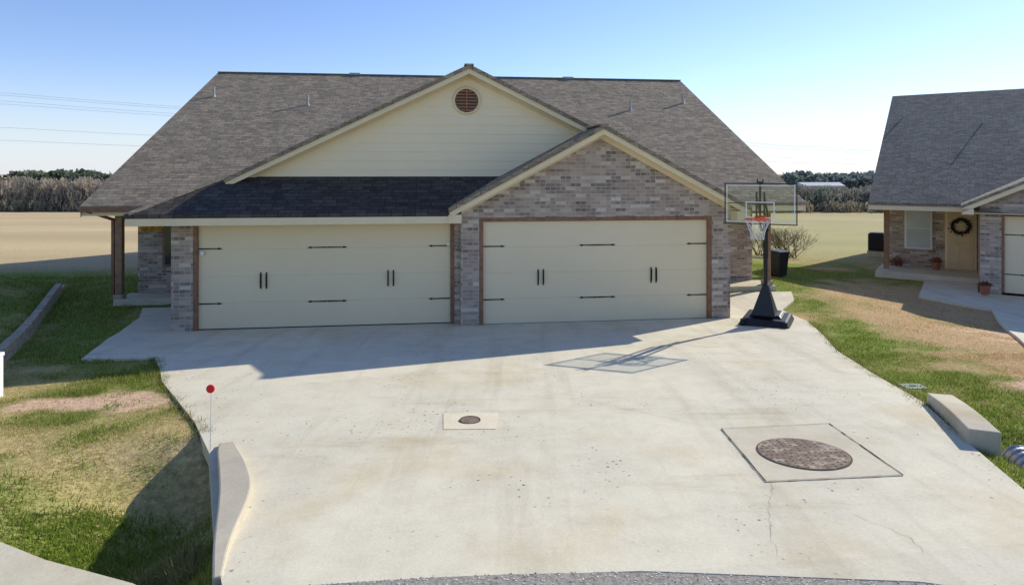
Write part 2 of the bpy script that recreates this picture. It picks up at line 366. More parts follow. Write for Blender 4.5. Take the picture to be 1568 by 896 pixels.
# ------------------------------------------------------------ house 1
H=empty('brick_duplex_house',(O1[0],O1[1],0),TH)
ul,ur=-8.88,9.2; VE=2.7; ZE=2.36; VR=11.6; ZR=6.85
b=B()
T=(0,0,-.09)
b.prism([(ul,VE,ZE),(ur,VE,ZE),(ur,VR,ZR),(ul+.35,VR,ZR)],T)
b.prism([(ul+.35,VR,ZR),(ur,VR,ZR),(ur,2*VR-VE,ZE),(ul,2*VR-VE,ZE)],T)
AP=.08; sl2=.486; za=5.5
zw=lambda u: za-sl2*abs(u-AP)
b.prism([(AP,.55,za),(AP,9.3,za),(-6.5,2.9,zw(-6.5)),(-6.5,-.52,zw(-6.5)),(-5.02,.93,zw(-5.02)),(-5.02,.55,zw(-5.02))],T)
b.prism([(AP,.55,za),(AP,9.3,za),(6.3,3.0,zw(6.3)),(6.3,.55,zw(6.3))],T)
pz=lambda v:2.345+.5*(v+.55)
SA=2.775; sg=.535; zs=4.13; zg=lambda u: zs-sg*abs(u-SA)
b.prism([(SA,-.62,zs),(SA,1.3,zs),(-.4,1.3,zg(-.4)),(-.4,-.62,zg(-.4))],T)
b.prism([(SA,-.62,zs),(SA,3.0,zs),(5.97,3.0,zg(5.97)),(5.97,-.62,zg(5.97))],T)
b.make('roof',shing,H)
b=B().prism([(-6.5,-.55,pz(-.55)),(-.42,-.55,pz(-.55)),(.95,.93,pz(.93)),(-5.02,.93,pz(.93))],(0,0,-.07)); b.make('pent_roof',shingShade,H)
b=B()
for p,q in (((ul+.35,VR,ZR),(ur,VR,ZR)),((AP,.55,za),(AP,9.2,za)),((SA,-.62,zs),(SA,.9,zs)),((-6.45,-.5,2.36),(-5.02,.93,3.08))):
    b.beam(Vector(p)+Vector((0,0,-.004)),Vector(q),.2,.03)
b.make('ridge_caps',shing,H)
b=B()
b.box(-8.1,-5.85,3.9,4.1,-.3,2.9); b.box(-8.1,-7.9,4.1,19.2,-.3,2.3); b.box(5.65,8.3,3.9,4.1,-.3,2.9); b.box(8.1,8.3,4.1,19.2,-.3,2.3)
b.box(-8.1,8.3,19.2,19.4,-.3,2.3)
b.box(-5.85,-5.44,0,.2,-.1,2.26); b.box(-5.85,-5.65,.2,3.9,-.1,2.3)
b.box(-.26,-.14,0,.2,-.1,2.26)
b.box(-5.44,-.26,.05,.2,2.235,2.5)
b.box(-.14,.235,-.27,.2,-.1,2.21)
b.box(5.235,5.65,-.27,.2,-.1,2.21); b.box(5.45,5.65,.2,3.9,-.1,2.3)
b.prism([(-.14,-.27,2.215),(5.65,-.27,2.215),(5.65,-.27,zg(5.65)-.1),(SA,-.27,zs-.1),(-.14,-.27,zg(-.14)-.1)],(0,.2,0))
for u in (-8.1,8.1): b.prism([(u,4.1,2.3),(u,VR,ZR-.3),(u,19.1,2.3)],(.2,0,0))
b.make('brick_walls',brick,H)
b=B(); z=3.0; st=.2
while z<5.25:
    z1=min(z+st,5.28); w0=(5.33-z)/sl2; w1=max(.0,(5.33-z1)/sl2)
    b.quad((AP-w0,.874,z),(AP+w0,.874,z),(AP+w1,.888,z1),(AP-w1,.888,z1)); b.quad((AP-w0,.874,z),(AP+w0,.874,z),(AP+w0,.90,z),(AP-w0,.90,z))
    z+=st
b.prism([(AP-4.95,.9,2.9),(AP+4.95,.9,2.9),(AP,.9,5.34)],(0,.1,0))
b.make('gable_siding',siding,H)
b=B().torus((.04,.85,4.74),.285,.03,36,8,(0,1,0)); b.make('vent_ring',cream,H,smooth=True)
b=B()
for i in range(7):
    zz=4.74-.21+i*.07; hw=math.sqrt(max(0,.262**2-(zz-4.74)**2)); b.prism([(.04-hw,.82,zz-.022),(.04+hw,.82,zz-.022),(.04+hw,.858,zz+.018),(.04-hw,.858,zz+.018)],(0,.006,0))
b.box(.03,.05,.815,.86,4.5,4.98)
b.make('vent_louvers',louver,H)
b=B().cyl((.04,.861,4.74),(.04,.875,4.74),.275,32); b.make('vent_back',dark,H)
b=B()
def rake(b,A,za_,sl_,u,v,hh,th=.035,drop=.09,zoff=.0):
    zb=za_-sl_*abs(u-A)
    b.prism([(A,v,za_-drop+.03),(u,v,zb-drop+.03),(u,v,zb-drop-hh),(A,v,za_-drop-hh)],(0,th,0))
rake(b,AP,za,sl2,-5.0,.58,.11); rake(b,AP,za,sl2,5.0,.58,.11)
rake(b,SA,zs,sg,-.38,-.585,.11); rake(b,SA,zs,sg,5.95,-.585,.11)
rake(b,SA,zs,sg,-.13,-.30,.17,.028,.1); rake(b,SA,zs,sg,5.64,-.30,.17,.028,.1)
rake(b,AP,za,sl2,-4.7,.845,.15,.02,.1); rake(b,AP,za,sl2,4.7,.845,.15,.02,.1)
b.box(-6.47,-.40,-.545,-.515,2.13,2.27)
b.box(-.40,-.14,-.585,-.0,2.13,2.30)
b.box(5.66,5.95,-.585,-.0,2.13,2.33)
b.box(-6.47,-6.44,-.5,2.7,2.13,2.25)
b.box(ul,-6.5,VE+.02,VE+.05,2.13,2.28); b.box(6.3,ur,VE+.02,VE+.05,2.13,2.28)
for u,uu in ((ul+.01,.35),(ur-.04,0)):
    b.prism([(u,VE,ZE-.08),(u+uu,VR,ZR-.08),(u+uu,VR,ZR-.25),(u,VE,ZE-.25)],(.03,0,0)); b.prism([(u,2*VR-VE,ZE-.08),(u+uu,VR,ZR-.08),(u+uu,VR,ZR-.25),(u,2*VR-VE,ZE-.25)],(.03,0,0))
b.make('fascia_trim',cream,H)
b=B()
b.box(-6.44,-.14,-.513,.0,2.15,2.17); b.box(-6.43,-5.86,0,3.8,2.15,2.17)
b.box(ul+.04,-5.86,VE+.06,3.9,2.15,2.17); b.box(5.66,ur-.04,VE+.06,3.9,2.15,2.17)
for (A,z_,s_,u,v0,v1) in ((SA,zs,sg,-.38,-.55,-.3),(SA,zs,sg,5.95,-.55,-.3),(AP,za,sl2,-5.0,.615,.84),(AP,za,sl2,5.0,.615,.84)):
    zb=z_-s_*abs(u-A); b.prism([(A,v0,z_-.1),(u,v0,zb-.1),(u,v1,zb-.1),(A,v1,z_-.1)],(0,0,-.02))
b.make('soffit',soff,H)
b=B()
b.box(-5.44,-5.355,.0,.14,-.02,2.235); b.box(-.345,-.26,.0,.14,-.02,2.235); b.box(-5.355,-.345,.0,.14,2.14,2.235)
b.box(.235,.32,-.262,-.1,-.02,2.21); b.box(5.15,5.235,-.262,-.1,-.02,2.21); b.box(.32,5.15,-.262,-.1,2.14,2.21)
b.make('door_frames',brown,H)
garage_door(H,-5.355,-.345,.07); garage_door(H,.32,5.15,-.19)
b=B().box(-5.355,-.345,.065,.12,-.01,.02).box(.32,5.15,-.195,-.14,-.01,.02); b.make('door_seals',black,H)
b=B().box(-8.28,-5.86,2.99,3.9,-.25,.11).box(5.66,8.5,2.95,3.9,-.25,.10); b.make('porch_slabs',concM,H,bevel=.01)
b=B()
b.box(-8.27,-8.11,3.05,3.21,.11,2.15); b.box(8.25,8.4,3.05,3.2,.10,2.15); b.make('porch_posts',brownl,H,bevel=.01)
b=B().box(-8.30,-8.08,3.02,3.24,.11,.22).box(8.21,8.44,3.01,3.24,.10,.22); b.make('post_bases',timber,H)
b=B()
b.box(ul,-6.5,VE-.08,VE+.015,2.22,2.32); b.beam((-8.72,VE-.03,2.25),(-8.3,3.05,2.02),.06,.07); b.beam((-8.32,3.08,2.05),(-8.32,3.08,.2),.06,.06,(0,1,0))
b.make('gutter_downspout',brown,H)
b=B().box(-7.50,-6.55,3.86,3.9,.75,1.98); b.make('window_frame',brown,H)
b=B().box(-7.44,-7.06,3.85,3.862,.82,1.92).box(-7.0,-6.61,3.85,3.862,.82,1.92); b.make('window_glass',glass,H)
b=B().box(6.3,7.2,3.86,3.9,.1,2.1); b.make('entry_door',brown,H)
b=B()
for k in range(150):
    u=-7.80+random.choice((-.2,-.02,.18))+random.gauss(0,.045); z=1.72+random.gauss(0,.035); b.prism([(u,3.86,z),(u+.07,3.82,z+.03),(u+.03,3.87,z+.08)],(.01,-.02,0))
b.make('leaf_garland',amber,H)
b=B()
for u,v in ((-4.81,8.7),(-7.97,9.3),(6.2,8.6),(8.4,9.3)):
    z=ZE+.5*(v-VE)
    b.cyl((u,v,z-.05),(u,v,z+.36),.04,10); b.cyl((u,v,z-.02),(u,v,z+.09),.09,10,.045)
for u in (-3.6,4.6): b.box(u-.2,u+.2,VR-.12,VR+.12,ZR-.03,ZR+.05)
b.make('roof_vents',pipeg,H)
b=B().box(-5.3,-5.24,.0,.05,1.5,1.58).box(-.42,-.36,-.0,.05,1.62,1.7); b.make('keypads',white,H)
# ------------------------------------------------------------ house 2
A2=math.radians(34.8); F2=-.2
H2=empty('brick_neighbour_house',(11.4,20.9,F2),-A2)
b=B(); ze=2.4; zr=6.6; vr=8.4; L=17
b.prism([(0,0,ze),(L,0,ze),(L,vr,zr),(0,vr,zr)],T); b.prism([(0,vr,zr),(L,vr,zr),(L,2*vr,ze),(0,2*vr,ze)],T)
ga=5.9; gz=4.15; gs=.5; lo=2.45
b.prism([(ga,-1.35,gz),(ga,3.6,gz),(lo,.3,gz-gs*(ga-lo)),(lo,-1.35,gz-gs*(ga-lo))],T)
b.prism([(ga,-1.35,gz),(ga,3.6,gz),(2*ga-lo,.3,gz-gs*(ga-lo)),(2*ga-lo,-1.35,gz-gs*(ga-lo))],T)
b.make('roof',shingL,H2)
b=B().box(.3,2.9,3.0,3.2,-.3,3.6).box(.3,.5,3.2,15.8,-.3,2.5).box(.3,16.7,15.8,16,-.3,2.4).box(16.5,16.7,0.5,15.8,-.3,2.4)
b.box(2.9,3.38,-.95,-.75,-.3,2.35).box(2.9,3.1,-.75,3.0,-.3,2.4).box(8.4,8.9,-.95,-.75,-.3,2.35).box(8.7,8.9,-.75,.5,-.3,2.4).box(8.9,16.5,.5,.7,-.3,2.4)
b.prism([(2.9,-.95,2.2),(8.9,-.95,2.2),(8.9,-.95,gz-gs*3-.1),(ga,-.95,gz-.1),(2.9,-.95,gz-gs*3-.1)],(0,.2,0))
b.prism([(.3,3.2,2.4),(.3,vr,zr-.3),(.3,13.6,2.4)],(.2,0,0)).prism([(16.5,.9,2.2),(16.5,vr,zr-.3),(16.5,15.8,2.2)],(.2,0,0))
b.make('brick_walls',brick,H2)
b=B(); rake(b,ga,gz,gs,lo+.02,-1.33,.13); rake(b,ga,gz,gs,2*ga-lo-.02,-1.33,.13)
b.box(0,lo+.02,.02,.05,2.17,2.31); b.box(9.3,L,.02,.05,2.17,2.31); b.box(lo+.02,lo+.3,-1.33,-.96,2.17,2.33); b.box(lo+.02,lo+.05,-.95,.3,2.17,2.33)
b.prism([(.01,0,ze-.08),(.01,vr,zr-.08),(.01,vr,zr-.24),(.01,0,ze-.24)],(.03,0,0))
b.make('fascia_trim',cream,H2)
b=B().box(.04,2.9,.06,3.0,2.2,2.22).box(2.5,8.9,-1.29,-.96,2.2,2.22); b.make('soffit',soff,H2)
b=B().box(3.38,3.45,-.94,-.8,0,2.2).box(8.33,8.4,-.94,-.8,0,2.2).box(3.45,8.33,-.94,-.8,2.14,2.2); b.make('door_frames',brown,H2)
garage_door(H2,3.45,8.33,-.86)
b=B().box(.1,2.9,.9,3.0,-.3,.1); b.make('porch_slab',concM,H2,bevel=.01)
b=B().box(.28,.43,1.7,1.85,.1,2.25); b.make('porch_post',brownl,H2)
b=B().box(.8,1.62,2.95,3.0,.7,2.12); b.make('window_frame',white,H2)
b=B().box(.86,1.56,2.94,2.955,.76,1.40).box(.86,1.56,2.94,2.955,1.44,2.06); 
m,nt,bb=newmat('bright_glass'); nt.links.new(mixc(nt,noise(nt,N(nt,'ShaderNodeTexCoord').outputs['Object'],2),(.35,.42,.42),(.60,.68,.68)),bb.inputs['Base Color']); bb.inputs['Roughness'].default_value=.1
b.make('window_panes',m,H2)  # two panes in a pale, mottled base colour
b=B().box(1.98,2.86,2.93,3.0,.1,2.15); b.make('door_casing',cream,H2)
b=B().box(2.05,2.79,2.90,2.935,.12,2.08).box(2.13,2.38,2.89,2.905,.25,1.0).box(2.46,2.71,2.89,2.905,.25,1.0).box(2.13,2.71,2.89,2.905,1.15,1.95); b.make('front_door',tan,H2,bevel=.006)
b=B()
for k in range(240):
    t=random.uniform(0,6.28); rr=.23+random.gauss(0,.035); u=2.42+rr*math.cos(t); z=1.55+rr*math.sin(t)
    b.prism([(u,2.86,z),(u+random.uniform(-.06,.06),2.83,z+random.uniform(-.06,.06)),(u+random.uniform(-.05,.05),2.86,z+random.uniform(-.06,.06))],(.005,-.02,.01))
b.torus((2.42,2.87,1.55),.23,.04,24,6,(0,1,0))
wre=simple('wreath_twigs',(.05,.045,.03),.9,.4,20); b.make('wreath',wre,H2)
b=B()
for u,v in ((3.08,5.55),(.57,6.35)):
    z=ze+.5*v; b.cyl((u,v,z-.05),(u,v,z+.28),.035,8)
b.make('roof_vents',pipeg,H2)
def loc2(u,v): return (11.4+u*math.cos(A2)+v*math.sin(A2), 20.9-u*math.sin(A2)+v*math.cos(A2))
flat2=lambda x,y:float(G(x,y))+.06
walk2=[loc2(1.5,.9),loc2(2.85,.9),loc2(2.85,-.95),loc2(3.2,-1.0),loc2(8.6,-1.0),loc2(8.3,-10),loc2(3.4,-10),loc2(3.1,-3.6),loc2(1.5,-2.6)]
sheet('neighbour_driveway',walk2,conc,flat2,.12,[((0,y,0),(0,1,0)) for y in np.arange(9,22,1.0)]+[((x,0,0),(1,0,0)) for x in np.arange(8,20,1.0)])
def plant(name,x,y,z,h,r,pot,n=260,c=(.08,.11,.03)):
    e=empty(name,(x,y,z)); 
    if pot: B().cyl((0,0,0),(0,0,.24),.09,14,.13).torus((0,0,.24),.13,.018,16,6).make('pot',terra,e)
    b=B()
    for k in range(n):
        t=random.uniform(0,6.28); rr=r*math.sqrt(random.random()); zz=(.22 if pot else 0)+h*random.random()*(1-.5*rr/r)
        p=Vector((rr*math.cos(t),rr*math.sin(t),zz)); q=p+Vector((random.gauss(0,.04),random.gauss(0,.04),random.uniform(.02,.09))); w=Vector((random.gauss(0,.02),random.gauss(0,.02),.01))
        b.quad(p,p+w,q+w*.5,q)
    b.make('leaves',simple(name+'_leaf',c,.8,.4,15),e)
x,y=loc2(1.75,2.4); plant('potted_plant',x,y,F2+.1,.18,.13,True,c=(.25,.12,.07))
x,y=loc2(3.0,-1.5); plant('potted_plant',x,y,-.2,.1,.12,True,c=(.2,.09,.05))
x,y=loc2(.6,2.6); plant('porch_shrub',x,y,F2+.1,.36,.2,False,c=(.2,.08,.05))
x,y=loc2(-.75,10); e=empty('ac_condenser',(x,y,float(G(x,y))+.2),-A2)
B().box(-.35,.35,-.35,.35,-.2,.06).make('pad',concM,e)
b=B().box(-.31,.31,-.31,.31,.08,.85); b.make('cabinet',blackp,e,bevel=.03)
b=B()
for i in range(11): b.box(-.325,.325,-.325,.325,.13+i*.062,.145+i*.062)
b.cyl((0,0,.85),(0,0,.88),.26,20).make('louvres',black,e)
# ------------------------------------------------------------ headwalls
def gz_(x,y): return float(D(x,y))
def smoothrun(name,pts,w,top,bot,side,mat,parent,k=40,bev=.015):
    P=np.array(pts); s=np.r_[0,np.cumsum(np.hypot(*np.diff(P,axis=0).T))]; t=np.linspace(0,s[-1],k)
    def cr(vals):
        v=np.interp(t,s,vals); pad=np.r_[[2*v[0]-v[i] for i in (3,2,1)],v,[2*v[-1]-v[-i] for i in (2,3,4)]]; return np.convolve(pad,np.ones(7)/7,'valid')
    x=cr(P[:,0]); y=cr(P[:,1]); ww=cr(w); tt=cr(top); dx=np.gradient(x); dy=np.gradient(y); L=np.hypot(dx,dy); nx_=-dy/L*side; ny_=dx/L*side
    b=B()
    for i in range(k):
        z=gz_(x[i],y[i])+tt[i]; b.v+=[(x[i],y[i],z),(x[i]+nx_[i]*ww[i],y[i]+ny_[i]*ww[i],z),(x[i]+nx_[i]*ww[i],y[i]+ny_[i]*ww[i],bot),(x[i],y[i],bot)]
    for i in range(k-1):
        o=4*i
        for j in range(4): b.f.append((o+j,o+(j+1)%4,o+4+(j+1)%4,o+4+j))
    b.f.append((3,2,1,0)); o=4*(k-1); b.f.append((o,o+1,o+2,o+3))
    b.make(name,mat,parent,bevel=bev)
e=empty('culvert_headwall')
smoothrun('wall',[(-2.88,6.42),(-2.76,6.1),(-2.52,5.6),(-2.31,5.15),(-2.17,4.8),(-2.04,4.45),(-1.86,4.05)],[.14,.18,.23,.25,.19,.11,.06],[.03,.08,.10,.10,.08,.04,.012],-.4,1,concW,e)
e=empty('culvert_headwall')
smoothrun('wall',[(4.90,7.72),(4.70,7.1),(4.40,6.3)],[.27,.27,.27],[.11,.15,.15],-.3,1,concW,e,12)
e=empty('culvert_pipe'); pa=Vector((4.92,6.35,.34)); pd=Vector((-.12,-1,-.05)).normalized()
pb=B()
for i in range(8): pb.torus(pa+pd*(.08*i),.15,.014,24,6,pd)
pb.cyl(pa,pa+pd*.58,.15,24,caps=False)
pb.make('corrugated_barrel',galv,e)
B().cyl(pa+pd*.3,pa+pd*.31,.147,20).make('painted_shade_disc',dark,e)  # dark disc paints the shade inside the pipe mouth
def rock(x,y,z,r,mat):
    me=bpy.data.meshes.new('rock'); bm=bmesh.new(); bmesh.ops.create_icosphere(bm,subdivisions=3,radius=r)
    s=random.random()*10
    for v in bm.verts:
        k=1+.35*(math.sin(v.co.x*7/r*.3+s)*math.cos(v.co.y*5/r*.4+s)+.4*math.sin(v.co.z*9/r*.4+s)); v.co*=k; v.co.z*=.6
    bm.to_mesh(me); bm.free(); me.materials.append(mat); o=bpy.data.objects.new('rock',me); o.location=(x,y,z); S.collection.objects.link(o)
for k in range(6):
    x=5.0+random.uniform(-.05,.35); y=5.75+random.uniform(-.3,.3); rock(x,y,float(G(x,y))+.03,random.uniform(.05,.09),concW)
e=empty('water_meter_box',(5.22,8.5,float(G(5.22,8.5))-.01)); B().box(-.15,.15,-.10,.10,0,.03).make('lid',green,e,bevel=.01); B().box(-.04,.04,-.015,.015,.03,.035).make('latch',dark,e)
e=empty('driveway_marker_stake',(-2.93,6.32,0))
B().cyl((0,0,-.1),(.03,-.02,1.05),.004,6).make('rod',white,e)
B().cyl((.03,-.045,1.065),(.03,-.03,1.065),.04,24).make('reflector',red,e)
e=empty('utility_pedestal',(-6.66,8.35,.2)); B().box(-.09,.09,-.09,.09,0,.58).make('housing',white,e,bevel=.01); B().box(-.1,.1,-.1,.1,.58,.63).make('cap',white,e,bevel=.01)
e=empty('timber_retaining_wall'); b=B(); Lw=np.linalg.norm(TB-TA); k=5
for lay in range(2):
    for i in range(k):
        t0=(i+(.0 if lay%2==0 else .4))/k*Lw; t1=min(Lw,t0+Lw/k-.02)
        if t0>=Lw: continue
        p=TA+TD*t0; q=TA+TD*t1; zz=lay*.14+random.uniform(-.01,.01)
        b.beam((p[0],p[1],gz_(*p)+zz),(q[0],q[1],gz_(*q)+zz+random.uniform(-.012,.012)),.15,.135)
b.make('timbers',timber,e,bevel=.014)
# ------------------------------------------------------------ basketball hoop
e=empty('basketball_hoop',(5.13,13.2,float(D(5.13,13.2))),0)
n=Vector((-.47,-.88,0)).normalized(); r_=Vector((.88,-.47,0)).normalized()
def P(a,bq,z): return r_*a+n*bq+Vector((0,0,z))
b=B()
def tank(b,a0,a1,b0,b1,z0,z1,ins):
    lo=[P(a0,b0,z0),P(a1,b0,z0),P(a1,b1,z0),P(a0,b1,z0)]; hi=[P(a0+ins,b0+ins,z1),P(a1-ins,b0+ins,z1),P(a1-ins,b1-ins,z1),P(a0+ins,b1-ins,z1)]
    o=len(b.v); b.v+=[tuple(x) for x in lo+hi]; b.f+=[(o,o+1,o+2,o+3),(o+4,o+5,o+6,o+7)]+[(o+k,o+(k+1)%4,o+4+(k+1)%4,o+4+k) for k in range(4)]
tank(b,-.48,.48,-.75,.35,.015,.15,.07); tank(b,-.32,.32,-.6,.1,.15,.21,.06)
b.make('base_tank',blackp,e,bevel=.025)
b=B()
for a in (-.4,.4): b.cyl(P(a-.04,.3,.07),P(a+.04,.3,.07),.07,14)
b.make('wheels',blackp,e)
b=B()
lo_=[P(-.26,.2,.2),P(.2,.2,.2),P(.2,-.33,.2),P(-.2,-.33,.2)]; hi=[P(-.05,.06,.82),P(.05,.06,.82),P(.05,-.05,.82),P(-.05,-.05,.82)]
b.v+=[tuple(x) for x in lo_+hi]; b.f+=[(0,1,2,3),(4,5,6,7)]+[(k,(k+1)%4,4+(k+1)%4,4+k) for k in range(4)]
b.make('pole_shroud',black,e,bevel=.015)
b=B(); b.cyl(P(0,0,.2),P(0,0,1.45),.036,14); b.cyl(P(0,0,1.35),P(0,.06,2.02),.05,14)
b.cyl(P(0,-.35,.18),P(0,0,1.0),.02,8)
b.make('pole',black,e)
b=B()
for s in (-.07,.07):
    b.beam(P(s,.05,1.9),P(s,.82,2.25),.03,.05); b.beam(P(s,.0,2.05),P(s,.82,2.62),.03,.05); b.beam(P(s,.80,2.18),P(s,.80,2.7),.03,.04,n)
b.cyl(P(0,-.15,1.75),P(0,.3,2.15),.02,8)
b.make('support_arms',black,e)
zc=2.47; hw=.635; hh=.375; bd=.85
b=B(); b.prism([P(-hw,bd,zc-hh),P(hw,bd,zc-hh),P(hw,bd,zc+hh),P(-hw,bd,zc+hh)],n*.008); b.make('backboard_panel',acrylic,e)
b=B(); w=.02
for a0,a1,z0,z1 in ((-hw-w,hw+w,zc-hh-w,zc-hh),(-hw-w,hw+w,zc+hh,zc+hh+w),(-hw-w,-hw,zc-hh,zc+hh),(hw,hw+w,zc-hh,zc+hh),(-.02,.02,zc-hh,zc+hh),(-hw,-.02,zc-.0,zc+.015),(.02,hw,zc-.0,zc+.015)):
    b.prism([P(a0,bd-.02,z0),P(a1,bd-.02,z0),P(a1,bd-.02,z1),P(a0,bd-.02,z1)],n*.018)
b.prism([P(-.06,bd-.03,zc+hh+w),P(.06,bd-.03,zc+hh+w),P(.06,bd-.03,zc+hh+.1),P(.04,bd-.03,zc+hh+.1),P(.04,bd-.03,zc+hh+.05),P(-.04,bd-.03,zc+hh+.05),P(-.04,bd-.03,zc+hh+.1),P(-.06,bd-.03,zc+hh+.1)],n*.03)
b.make('backboard_frame',black,e)
b=B(); 
for a0,a1,z0,z1 in ((-.26,.26,zc+.02,zc+.04),(-.26,.26,zc-.27,zc-.25),(-.26,-.24,zc-.25,zc+.02),(.24,.26,zc-.25,zc+.02),(-hw+.02,hw-.02,zc-hh+.02,zc-hh+.035),(-hw+.02,hw-.02,zc+hh-.035,zc+hh-.02),(-hw+.02,-hw+.035,zc-hh+.035,zc+hh-.035),(hw-.035,hw-.02,zc-hh+.035,zc+hh-.035)):
    b.prism([P(a0,bd+.010,z0),P(a1,bd+.010,z0),P(a1,bd+.010,z1),P(a0,bd+.010,z1)],n*.004)
b.make('backboard_lines',white,e)
rc=P(0,bd+.36,zc-.27); b=B().torus(rc,.225,.011,32,8)
b.prism([P(-.09,bd+.016,zc-.33),P(.09,bd+.016,zc-.33),P(.09,bd+.016,zc-.22),P(-.09,bd+.016,zc-.22)],n*.02)
b.beam(P(-.06,bd+.02,zc-.27),P(-.06,bd+.16,zc-.27),.02,.02); b.beam(P(.06,bd+.02,zc-.27),P(.06,bd+.16,zc-.27),.02,.02); b.beam(P(0,bd+.02,zc-.25),P(0,bd+.14,zc-.265),.16,.01)
b.make('rim',orange,e)
b=B(); K=12; Rs=[.222,.20,.165,.135,.12,.115]; zs_=[0,-.07,-.15,-.23,-.31,-.38]
pt=lambda l,k: rc+Vector((Rs[l]*math.cos(2*math.pi*k/K),Rs[l]*math.sin(2*math.pi*k/K),zs_[l]))
for l in range(5):
    off=.5*(l%2)
    for k in range(K):
        b.cyl(pt(l,k+off),pt(l+1,k+off+.5),.0035,5); b.cyl(pt(l,k+off),pt(l+1,k+off-.5),.0035,5)
b.make('net',white,e)
# trash bin
e=empty('wheeled_trash_bin',(8.22,20.2,-.08),.5); e.scale=(.72,.72,.78)
b=B(); lo_=[(-.24,-.27,.06),(.24,-.27,.06),(.24,.27,.06),(-.24,.27,.06)]; hi=[(-.3,-.35,.98),(.3,-.35,.98),(.3,.33,.98),(-.3,.33,.98)]
b.v+=lo_+hi; b.f+=[(0,1,2,3),(4,5,6,7)]+[(k,(k+1)%4,4+(k+1)%4,4+k) for k in range(4)]
b.make('bin_body',blackp,e,bevel=.03)
b=B().prism([(-.32,-.38,.98),(-.32,-.36,1.04),(-.32,.2,1.08),(-.32,.38,1.02),(-.32,.38,.98)],(.64,0,0)); b.make('lid',blackp,e,bevel=.01)
b=B().cyl((-.3,.3,.12),(-.22,.3,.12),.12,16).cyl((.22,.3,.12),(.3,.3,.12),.12,16).cyl((-.25,.42,.95),(.25,.42,.95),.018,8); b.make('wheels_handle',blackp,e)
# ------------------------------------------------------------ grass blades
def blades(n,x0,x1,y0,y1,hmin,hmax,w,seed):
    r=np.random.default_rng(seed); X=r.uniform(x0,x1,n); Y=r.uniform(y0,y1,n)
    keep=~inpoly(X,Y,drive)&~inpoly(X,Y,curbp)&~inpoly(X,Y,walk2)
    d=(X-TA[0])*TN[0]+(Y-TA[1])*TN[1]; keep&=~((abs(d)<.12)&(Y<18.2)&(Y>8.8))
    u=cs*(X-O1[0])+sn*(Y-O1[1]); v=-sn*(X-O1[0])+cs*(Y-O1[1]); keep&=~((abs(u)<8.5)&(v>2.9))&~((abs(u)<5.9)&(v>-.3))
    dx=X-11.4; dy=Y-20.9; u=dx*math.cos(A2)-dy*math.sin(A2); v=dx*math.sin(A2)+dy*math.cos(A2); keep&=~((u>0.1)&(v>.8))&~((u>2.8)&(v>-1))
    keep&=(np.hypot(X-.8,Y+11.9)>16.05)
    C=gcol(X,Y); gness=np.clip((C[:,1]-C[:,0])*12+.5,0.1,1); dirt=(C[:,0]>.56); keep&=~(dirt&(r.random(n)<.75))
    X,Y,C,gness=X[keep],Y[keep],C[keep],gness[keep]; m=len(X); Z=G(X,Y)
    clump=fbm(X,Y,.35,31); h=(hmin+(hmax-hmin)*r.random(m))*(.35+.9*gness*clump*1.6)
    a=r.uniform(0,6.283,m); lean=r.normal(0,.5,(m,2))*h[:,None]
    dx=np.cos(a)*w*.5; dy=np.sin(a)*w*.5
    V=np.zeros((m,3,3)); V[:,0]=np.stack([X-dx,Y-dy,Z-.01],-1); V[:,1]=np.stack([X+dx,Y+dy,Z-.01],-1); V[:,2]=np.stack([X+lean[:,0],Y+lean[:,1],Z+h],-1)
    br=r.uniform(.7,1.4,(m,1)); C=C*br; sw=r.random(m)<.2; C[sw]=C[sw]*.4+DRY*.7
    return V.reshape(-1,3),np.repeat(C,3,0)
Vs=[];Cs=[]
for args in ((95000,-7.5,-1.7,3.9,9.6,.02,.065,.009,1),(60000,-15,-5,9,20,.03,.07,.016,2),(60000,3.9,8.5,4.5,10.5,.02,.055,.011,3),(70000,5,15,10,24,.02,.055,.016,4)):
    a,c=blades(*args); Vs.append(a); Cs.append(c)
Vg=np.vstack(Vs); Cg=np.vstack(Cs); npmesh('grass',Vg,np.arange(len(Vg)).reshape(-1,3),bladem,Cg,3)
def tufts(name,pts,col,seed,filt=True):
    r=np.random.default_rng(seed); VV=[];CC=[]
    for (x,y,h,rr,k) in pts:
        X=x+r.normal(0,rr,k); Y=y+r.normal(0,rr,k)
        if filt: kp=~inpoly(X,Y,drive)&~inpoly(X,Y,curbp); X=X[kp]; Y=Y[kp]; k=len(X)
        if k==0: continue
        Z=G(X,Y); L=r.normal(0,.35,(k,2))*h; a=r.uniform(0,6.28,k); w=.005
        V=np.zeros((k,3,3)); V[:,0]=np.stack([X-np.cos(a)*w,Y-np.sin(a)*w,Z],-1); V[:,1]=np.stack([X+np.cos(a)*w,Y+np.sin(a)*w,Z],-1); V[:,2]=np.stack([X+L[:,0],Y+L[:,1],Z+h*r.uniform(.4,1,k)],-1)
        VV.append(V.reshape(-1,3)); CC.append(np.repeat(np.array(col)*r.uniform(.6,1.4,(k,1)),3,0))
    V=np.vstack(VV); npmesh(name,V,np.arange(len(V)).reshape(-1,3),bladem,np.vstack(CC),3)
pts=[(-2.35+random.uniform(-.35,.1),4.3+random.uniform(-.1,.7),random.uniform(.1,.26),.06,60) for _ in range(18)]
tufts('weeds',pts,(.26,.25,.11),5)
pts=[(random.uniform(-5.5,-2.6),random.uniform(4.4,5.8),random.uniform(.04,.10),.12,150) for _ in range(55)]+[(random.uniform(-6,-3.3),random.uniform(6,8.8),random.uniform(.03,.06),.10,90) for _ in range(24)]+[(edgeX(y)+random.uniform(.0,1.0),y,random.uniform(.03,.07),.13,90) for y in np.random.default_rng(3).uniform(5.5,14,45)]
tufts('grass_tufts',pts,(.22,.31,.045),6)
pts=[]
